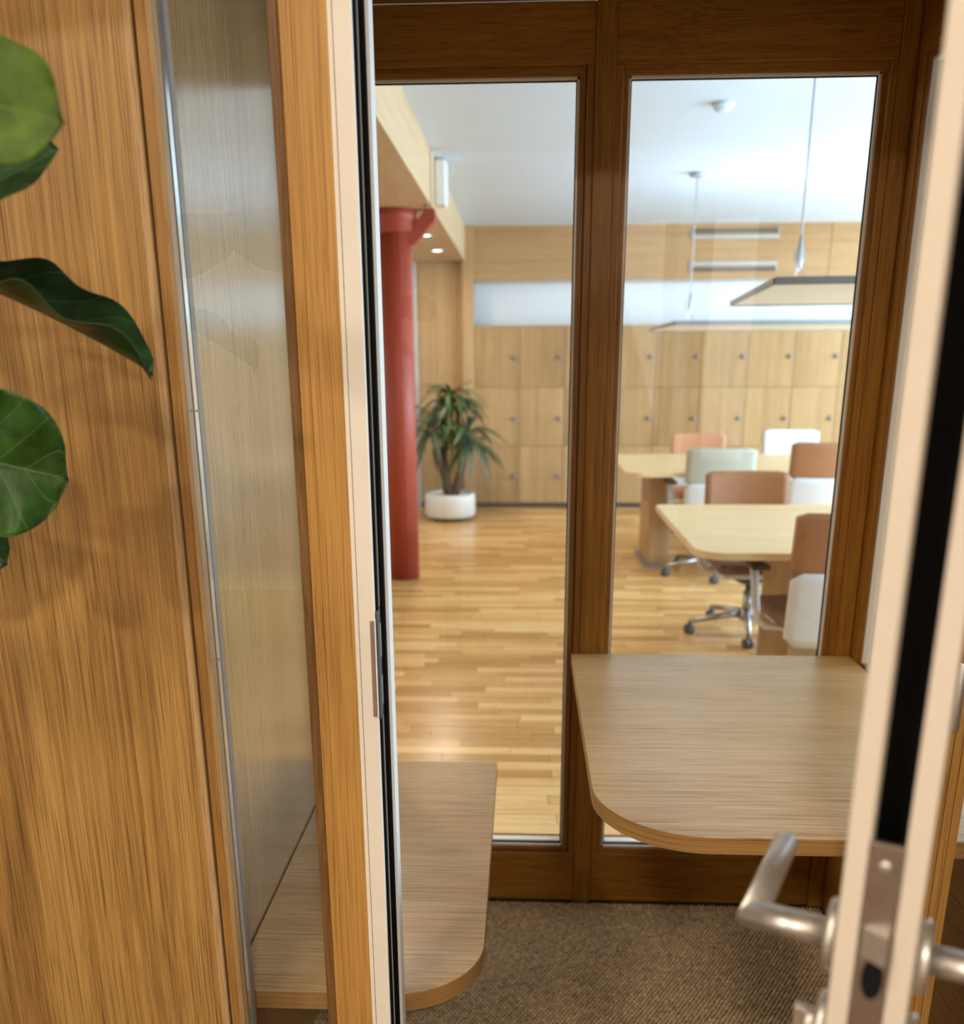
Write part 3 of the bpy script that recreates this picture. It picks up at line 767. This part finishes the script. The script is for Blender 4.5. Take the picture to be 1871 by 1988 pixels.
dk = thing('wall_desk', 'oak desk board with rounded front corner in front of the right window', 'desk', (0.128, 1.372, 0))
prism('desktop', rrect(0.0, BX1 - 0.128 - 0.002, 0.0, BY1 - 1.372 - 0.005, (0.185, 0, 0, 0), 22), 0.7435, 0.745, OAKTOP, dk)
prism('edge_band', rrect(-0.0005, BX1 - 0.128 - 0.002, -0.0005, BY1 - 1.372 - 0.005, (0.185, 0, 0, 0), 22), 0.714, 0.7435, OAKEDGE, dk, 0.0012)
box('bracket', (0.55, 0.715), (0.30, 0.325), (0.700, 0.714), STEELD, dk, 0.002)
box('bracket', (0.695, 0.7195), (0.06, 0.085), (0.60, 0.714), STEEL, dk, 0.002)
box('bracket', (0.55, 0.715), (0.06, 0.085), (0.704, 0.714), STEEL, dk, 0.002)
box('cable_rail', (0.08, 0.58), (0.925, 0.955), (0.690, 0.714), STEELD, dk, 0.002)

# ---------------------------------------------------------------- front wall
wf = sroot('wall_booth_front', 'oak clad front of the booth with glazed side strips and door opening', 'wall')
ZT = 2.34
box('wall_panel', (-1.75, -0.4885), (DF, DF + 0.022), (0.0, ZT), OAKV, wf, 0.0006)
box('panel_lipping', (-0.4883, -0.4795), (DF, DF + 0.022), (0.0, ZT), OAKV, wf, 0.0006)
box('panel_edge', (-0.4790, -0.4665), (DF - 0.004, DF + 0.022), (0.0, ZT), OAKLIT, wf, 0.003, 3)
box('frame_stile', (-0.4635, -0.4495), (DF - 0.001, 1.33), (0.0, ZT), OAKSTILE, wf, 0.001)
# chamfered inner lip of the stile, caught light painted in as paler oak
extr('stile_lip', [(-0.4497, DF - 0.001), (-0.4445, DF + 0.003), (-0.4425, DF + 0.016), (-0.4497, DF + 0.016)], 'Z', 0.0, ZT, OAKLIT, wf)
box('backing_stile', (-0.511, -0.4635), (DF + 0.022, 1.33), (0.0, ZT), OAKV_IN, wf)
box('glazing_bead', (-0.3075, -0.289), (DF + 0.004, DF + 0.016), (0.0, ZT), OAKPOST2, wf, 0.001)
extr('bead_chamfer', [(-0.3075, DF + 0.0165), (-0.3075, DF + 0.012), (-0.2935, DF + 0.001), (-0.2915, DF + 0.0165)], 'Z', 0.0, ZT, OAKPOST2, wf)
box('post_strip', (-0.2925, -0.2782), (DF - 0.001, 1.33), (0.0, ZT), OAKPOST, wf, 0.0005)
box('post', (-0.2780, -0.2350), (DF - 0.001, 1.33), (0.0, ZT), OAKPOST, wf, 0.0005)
box('post', (0.5660, 0.6090), (DF - 0.001, 1.33), (0.0, ZT), OAKPOST, wf, 0.0012)
box('post_strip', (0.6095, 0.6215), (DF - 0.001, 1.33), (0.0, ZT), OAKPOST, wf, 0.0012)
box('post_strip', (0.6220, 0.6345), (DF - 0.001, 1.33), (0.0, ZT), OAKPOST, wf, 0.0012)
box('frame_stile', (0.80, 0.93), (DF - 0.001, 1.33), (0.0, ZT), OAKPOST, wf, 0.001)
box('wall_panel', (0.932, 2.2), (DF, DF + 0.022), (0.0, ZT), OAKV, wf, 0.002)
box('lintel', (-0.4495, 0.80), (DF, 1.33), (2.15, ZT), OAKH, wf, 0.001)
box('roof_panel', (-1.75, 2.2), (DF, Y2), (ZT, ZT + 0.03), OAKH, wf)

wo = sroot('wall_light_stop', 'unseen white wall added above and beside the booth to stop warm light', 'wall')  # added out of view to keep warm front light from the office
box('light_stop_head', (XL, XR), (DF + 0.004, DF + 0.10), (ZT + 0.03, CEIL), WHITEW, wo)
box('light_stop_side', (XL, -1.752), (DF + 0.004, DF + 0.10), (-0.012, ZT + 0.03), WHITEW, wo)
box('light_stop_side', (2.202, XR), (DF + 0.004, DF + 0.10), (-0.012, ZT + 0.03), WHITEW, wo)

for nm, lb, xa, xb in (('window_4', 'narrow glass side strip left of the booth door', -0.444, -0.3075), ('window_5', 'narrow glass side strip right of the booth door', 0.6345, 0.80)):
    w = sroot(nm, lb, 'window')
    box('pane', (xa, xb), (DF + 0.017, DF + 0.020), (0.02, 2.15), GLASSF, w)
    box('spacer', (xa - 0.002, xa + 0.0022), (DF + 0.021, DF + 0.036), (0.02, 2.15), ALU, w)
    box('spacer', (xb - 0.0022, xb + 0.002), (DF + 0.021, DF + 0.036), (0.02, 2.15), SPACER, w)
    box('gasket', (xa + 0.0010, xa + 0.0030), (DF + 0.0365, DF + 0.048), (0.02, 2.15), GASKG, w)
    for zc in (0.735, 1.075, 1.423):
        lathe('glazing_clip', [(0.0016, 0), (0.0016, 0.002), (0.0006, 0.003)], BRASS, w, 10, (xa + 0.0065, DF + 0.0168, zc), Matrix.Rotation(PI / 2, 4, 'X'))

# cream metal door frame with seals
fr = sroot('trim_1', 'cream metal door frame with black rubber seals', 'door frame')
box('jamb_edge', (-0.2348, -0.2290), (DF - 0.004, 1.33), (0.0, 2.13), CREAM, fr, 0.0008)
box('jamb_face', (-0.2284, -0.2065), (DF - 0.004, 1.33), (0.0, 2.13), CREAM, fr, 0.0012)
box('jamb_nose', (-0.2070, -0.2056), (DF - 0.005, DF + 0.002), (0.0, 2.13), CREAMW, fr, 0.0005)
box('seal', (-0.2065, -0.2030), (DF + 0.008, DF + 0.016), (0.0, 2.13), BLACK, fr, 0.0008)
box('rebate', (-0.2055, -0.2008), (DF + 0.030, 1.33), (0.0, 2.13), GREYSEAL, fr, 0.0006)
tube('bulb_seal', [(-0.1988, DF + 0.027, 0.0), (-0.1988, DF + 0.027, 2.13)], 0.0040, BLACK, fr, 14)
box('stop', (-0.2008, -0.1930), (DF + 0.046, 1.33), (0.0, 2.13), CREAMW, fr, 0.0012)
box('jamb_face', (0.5370, 0.5655), (DF - 0.004, 1.33), (0.0, 2.13), CREAM, fr, 0.0012)
box('seal', (0.5340, 0.5370), (DF + 0.010, DF + 0.016), (0.0, 2.13), BLACK, fr, 0.0008)
box('stop', (0.5220, 0.5370), (DF + 0.046, 1.33), (0.0, 2.13), CREAMW, fr, 0.0012)
box('head', (-0.2055, 0.5370), (DF - 0.004, 1.33), (2.13, 2.15), CREAM, fr, 0.0012)
# strike plate let into the jamb
sp = thing('strike_plate', 'dark strike plate with brown lip let into the cream jamb', 'strike plate', (-0.2055, DF, 1.07))
box('lip', (-0.0072, -0.0010), (-0.0082, -0.0045), (-0.072, 0.070), BROWNPL, sp, 0.0015)
box('lip_edge', (-0.0008, 0.0006), (-0.0085, -0.0040), (-0.073, 0.072), CREAMW, sp, 0.0004)
box('plate', (0.0, 0.0035), (-0.002, 0.0285), (-0.078, 0.082), DARKPL, sp, 0.001)
box('latch_slot', (0.0035, 0.0043), (0.006, 0.020), (0.012, 0.062), STEELD, sp, 0.0004)
box('latch_slot', (0.0035, 0.0043), (0.006, 0.020), (-0.060, -0.016), STEELD, sp, 0.0004)

# ---------------------------------------------------------------- the door, ajar towards us
ang = math.atan2(-0.903, -0.4296) - PI          # leaf runs along local -X from the hinge
dr = sroot('door_1', 'cream framed glass door of the booth, standing ajar towards us', 'door', (0.56, 1.23, 0.0))
dr.rotation_euler = (0, 0, ang)
W = 0.753; T2 = 0.025      # local +Y is the inner face side
zb, zt = 0.012, 2.118


def leaf_profile(xa, xb, za, zc, horiz=False):
    box('inner_profile', (xa, xb), (0.0105, T2), (za, zc), DOORC, dr, 0.0015)
    box('outer_profile', (xa, xb), (-T2, -0.0105), (za, zc), DOORC, dr, 0.0015)
    box('core', (xa + 0.040, xb - 0.003), (-0.0105, 0.0105), (za + 0.002, zc - 0.002), BLACK, dr)


leaf_profile(-W, -W + 0.085, zb, zt)
leaf_profile(-0.10, -0.018, zb, zt)
leaf_profile(-W + 0.085, -0.10, zb, zb + 0.09)
leaf_profile(-W + 0.085, -0.10, zt - 0.085, zt)
box('profile_groove', (-W + 0.010, -W + 0.013), (T2 - 0.001, T2 + 0.0006), (zb, zt), GREYSEAL, dr)
box('pane', (-W + 0.085, -0.10), (-0.004, 0.004), (zb + 0.09, zt - 0.085), GLASS, dr)
for zc in (0.25, 1.05, 1.90): lathe('hinge', [(0.008, -0.05), (0.009, -0.048), (0.009, 0.048), (0.008, 0.05)], STEEL, dr, 16, (-0.008, -0.030, zc))
# lock face plate on the free edge
LZ = 1.085
fp = box('lock_faceplate', (-W - 0.0022, -W + 0.003), (-0.0102, 0.0102), (LZ - 0.150, LZ + 0.102), STEELD, dr, 0.0008)
pts = [(-W - 0.002, -0.0078), (-W - 0.002, 0.0078), (-W - 0.0035, 0.0078), (-W - 0.0115, -0.0060), (-W - 0.0105, -0.0078)]
prism('latch_bolt', pts, LZ + 0.018, LZ + 0.040, STEEL, fp)
lathe('bolt_recess', [(0.0072, 0), (0.0072, 0.0008)], BLACK, fp, 24, (-W - 0.0030, -0.001, LZ + 0.002), Matrix.Rotation(PI / 2, 4, 'Y') @ Matrix.Diagonal((2.2, 0.95, 1, 1)))
for zc, mt in ((LZ + 0.086, STEEL), (LZ - 0.094, BRASS)):
    lathe('screw', [(0.0042, 0), (0.0042, 0.0009), (0.002, 0.0016)], mt, fp, 16, (-W - 0.0020, 0.0, zc), Matrix.Rotation(-PI / 2, 4, 'Y'))


def lever(side):
    s = side; y0 = s * T2; xs = -W + 0.043
    R = Matrix.Rotation(-PI / 2 * s, 4, 'X')
    lathe('rosette', [(0.0265, 0), (0.0265, 0.007), (0.0245, 0.0095), (0.012, 0.0098)], STEEL, dr, 40, (xs, y0, LZ), R)
    yo = y0 + s * 0.062
    h = tube('lever_handle', [(xs, y0 + s * 0.008, LZ), (xs, yo, LZ), ], 0.0105, STEEL, dr, 24)
    # mitred grip towards the hinge
    bm = bmesh.new(); seg = 24; r = 0.0105; rings = []
    for (xx, mit) in ((xs, 1), (xs + 0.122, 0), (xs + 0.1245, 2)):
        ring = []
        for k in range(seg):
            a = 2 * PI * k / seg; dy, dz = r * math.cos(a), r * math.sin(a)
            q = 0.82 if mit == 2 else 1.0
            ring.append(bm.verts.new((xx + (s * -dy if mit == 1 else 0), yo + dy * q, LZ + dz * q)))
        rings.append(ring)
    for a_, b_ in zip(rings, rings[1:]):
        for k in range(seg): bm.faces.new((a_[k], a_[(k + 1) % seg], b_[(k + 1) % seg], b_[k]))
    bm.faces.new(rings[-1]); bm.faces.new(rings[0][::-1]); bmesh.ops.recalc_face_normals(bm, faces=bm.faces[:])
    g = from_bm('lever_grip', bm, STEEL, h)
    for p in g.data.polygons: p.use_smooth = len(p.vertices) == 4
    # extend the neck to the mitre: shear its outer ring to 45 degrees
    for v in h.data.vertices:
        if abs(v.co.y - yo) < 1e-4: v.co.y = yo - s * (v.co.x - xs)
    # cylinder rosette below
    lathe('cylinder_rosette', [(0.0265, 0), (0.0265, 0.007), (0.0245, 0.0095), (0.010, 0.0098)], STEEL, dr, 40, (xs, y0, LZ - 0.079), R)
    if s > 0:
        tk = lathe('thumb_turn', [(0.011, 0.009), (0.011, 0.016), (0.009, 0.018)], STEEL, dr, 28, (xs, y0, LZ - 0.079), R)
        box('thumb_wing', (xs - 0.0045, xs + 0.0045), (y0 + 0.016, y0 + 0.026), (LZ - 0.092, LZ - 0.066), STEEL, tk, 0.002)
    else:
        lathe('key_cylinder', [(0.0085, 0.009), (0.0085, 0.013), (0.007, 0.014)], STEELD, dr, 24, (xs, y0, LZ - 0.079), R)


lever(1); lever(-1)

# ================================================================ fiddle-leaf fig at the left
fig = thing('fiddle_leaf_fig', 'fiddle-leaf fig reaching in front of the oak panel at the left edge', 'plant', (-0.98, 0.98, 0.0))
FX, FY = -0.98, 0.98
lathe('pot', [(0.12, 0.0), (0.15, 0.02), (0.175, 0.30), (0.18, 0.34), (0.165, 0.34), (0.16, 0.31)], DARKPL, fig, 36)
lathe('soil', [(0.14, 0.30), (0.163, 0.312)], SOIL, fig, 32)
tube('trunk', [(0, 0, 0.30), (0.05, 0.0, 0.75), (0.12, 0.0, 1.10), (0.15, -0.01, 1.35), (0.16, -0.02, 1.75), (0.165, -0.04, 2.0)], [0.018, 0.016, 0.014, 0.013, 0.011, 0.007], TRUNK, fig, 12)


def leaf(base, tip, nrm, wid, mat, fold=0.25, sag=0.0, wave=0.006, freq=5.0, ph=0.0, end=2.6, twist=0.0, n=36, m=14):
    """broad leaf blade between two points (in plant space) with fold, sag, ruffled rim; petiole back to the trunk"""
    b0, t0 = Vector(base), Vector(tip); ax = t0 - b0; Ln = ax.length; ax.normalize()
    nr = Vector(nrm); nr = (nr - ax * nr.dot(ax)).normalized(); sd = nr.cross(ax)
    bm = bmesh.new(); uvl = None; G = []
    for i in range(n + 1):
        t = i / n
        w = wid * ((t / 0.55) ** 0.75 if t < 0.55 else math.sqrt(max(0.0, 1 - ((t - 0.55) / 0.45) ** end)))
        if 0.12 < t < 0.42: w *= 1 - 0.10 * math.sin((t - 0.12) / 0.30 * PI)
        tw = twist * t
        s_ = sd * math.cos(tw) + nr * math.sin(tw); n_ = nr * math.cos(tw) - sd * math.sin(tw)
        c = b0 + ax * (Ln * t) + n_ * (sag * 4 * t * (1 - t))
        rowv = []
        for j in range(-m, m + 1):
            v = j / m
            rip = wave * abs(v) ** 2 * math.sin(freq * 2 * PI * t + ph + (1.3 if v > 0 else 0)) + wave * 0.35 * math.sin(21 * t - abs(v) * 5.5) * abs(v)
            p = c + s_ * (v * w * math.cos(fold * abs(v) ** 0.5)) + n_ * (abs(v) * w * math.sin(fold) + rip)
            p += ax * (0.004 * math.sin(9 * t + v * 3 + ph) * abs(v) ** 3)
            rowv.append(bm.verts.new(p))
        G.append(rowv)
    uvl = bm.loops.layers.uv.new('leaf')
    for i in range(n):
        for j in range(2 * m):
            f = bm.faces.new((G[i][j], G[i][j + 1], G[i + 1][j + 1], G[i + 1][j])); f.smooth = True
            for lp, (a, b_) in zip(f.loops, ((i, j), (i, j + 1), (i + 1, j + 1), (i + 1, j))):
                lp[uvl].uv = (a / n, -1 + b_ / m)
    o = from_bm('leaf', bm, mat, fig)
    so = o.modifiers.new('thickness', 'SOLIDIFY'); so.thickness = 0.0007; so.offset = 0
    st = b0 - ax * 0.03
    tube('petiole', [(0.15, -0.01, b0.z - 0.05), tuple(st.lerp(Vector((0.15, -0.01, b0.z - 0.05)), 0.35)), tuple(st), tuple(b0 + ax * 0.01)], [0.0035, 0.003, 0.0028, 0.0022], LEAF_M, o, 8)
    return o


leaf((0.4109, -0.1400, 1.7099), (0.6192, -0.1800, 1.6660), (0.15, -1, 0.25), 0.052, LEAF_L, 0.18, 0.006, 0.005, 3.0, 0.4, end=4.5)
leaf((0.3133, 0.0200, 1.5992), (0.5285, 0.0000, 1.6815), (0.2, -0.8, 0.55), 0.050, LEAF_D, 0.35, 0.0, 0.004, 4.0, 1.0)
leaf((0.2954, 0.0400, 1.6064), (0.5657, 0.0800, 1.4755), (0.25, -0.42, 0.9), 0.060, LEAF_D, 0.62, 0.010, 0.0085, 3.4, 2.0, twist=-0.30)
leaf((0.2636, 0.0000, 1.4212), (0.4573, 0.0800, 1.3577), (0.1, -1, 0.12), 0.083, LEAF_M, 0.22, 0.004, 0.009, 4.0, 0.0, end=3.6)
leaf((0.2299, 0.0800, 1.3574), (0.3583, 0.1000, 1.2541), (0.3, -0.8, 0.2), 0.045, LEAF_D, 0.3, 0.0, 0.005, 4.0, 0.6)
leaf((0.18, -0.06, 1.98), (0.36, -0.16, 2.17), (0.1, -0.8, 0.5), 0.09, LEAF_M, 0.25, 0.01, 0.006)
leaf((0.10, -0.03, 1.85), (-0.15, -0.06, 2.02), (0.1, -0.5, 0.8), 0.09, LEAF_M, 0.25, 0.01, 0.006)
leaf((0.08, -0.02, 1.45), (-0.19, -0.10, 1.52), (0.0, -0.5, 0.8), 0.09, LEAF_D, 0.25, 0.01, 0.006)
leaf((0.07, 0.0, 1.15), (-0.19, 0.02, 1.12), (0.0, -0.5, 0.8), 0.08, LEAF_D, 0.25, 0.01, 0.006)

# ================================================================ ceiling spots on the viewer's side
for k, (lx, ly, pw) in enumerate(((-0.62, 0.05, 15), (0.35, -1.4, 66), (-1.8, -1.2, 56))):
    d = thing('ceiling_spot', ('near left', 'rear right', 'rear left')[k] + ' round warm ceiling light in front of the booth, above the view', 'light', (lx, ly, CEIL), group='ceiling lights in front of the booth')
    lathe('bezel', [(0.17, -0.012), (0.17, 0.0), (0.155, 0.0), (0.155, -0.014), (0.166, -0.014)], WHITE, d, 32, caps=False)
    lathe('lamp_disc', [(0.154, -0.008), (0.154, -0.004)], emit('warm_lamp_glow', WARM, 6.0), d, 32)
    area('spot_beam', (lx, ly, CEIL - 0.02), (lx, ly, 0), 0.30, pw, WARM)
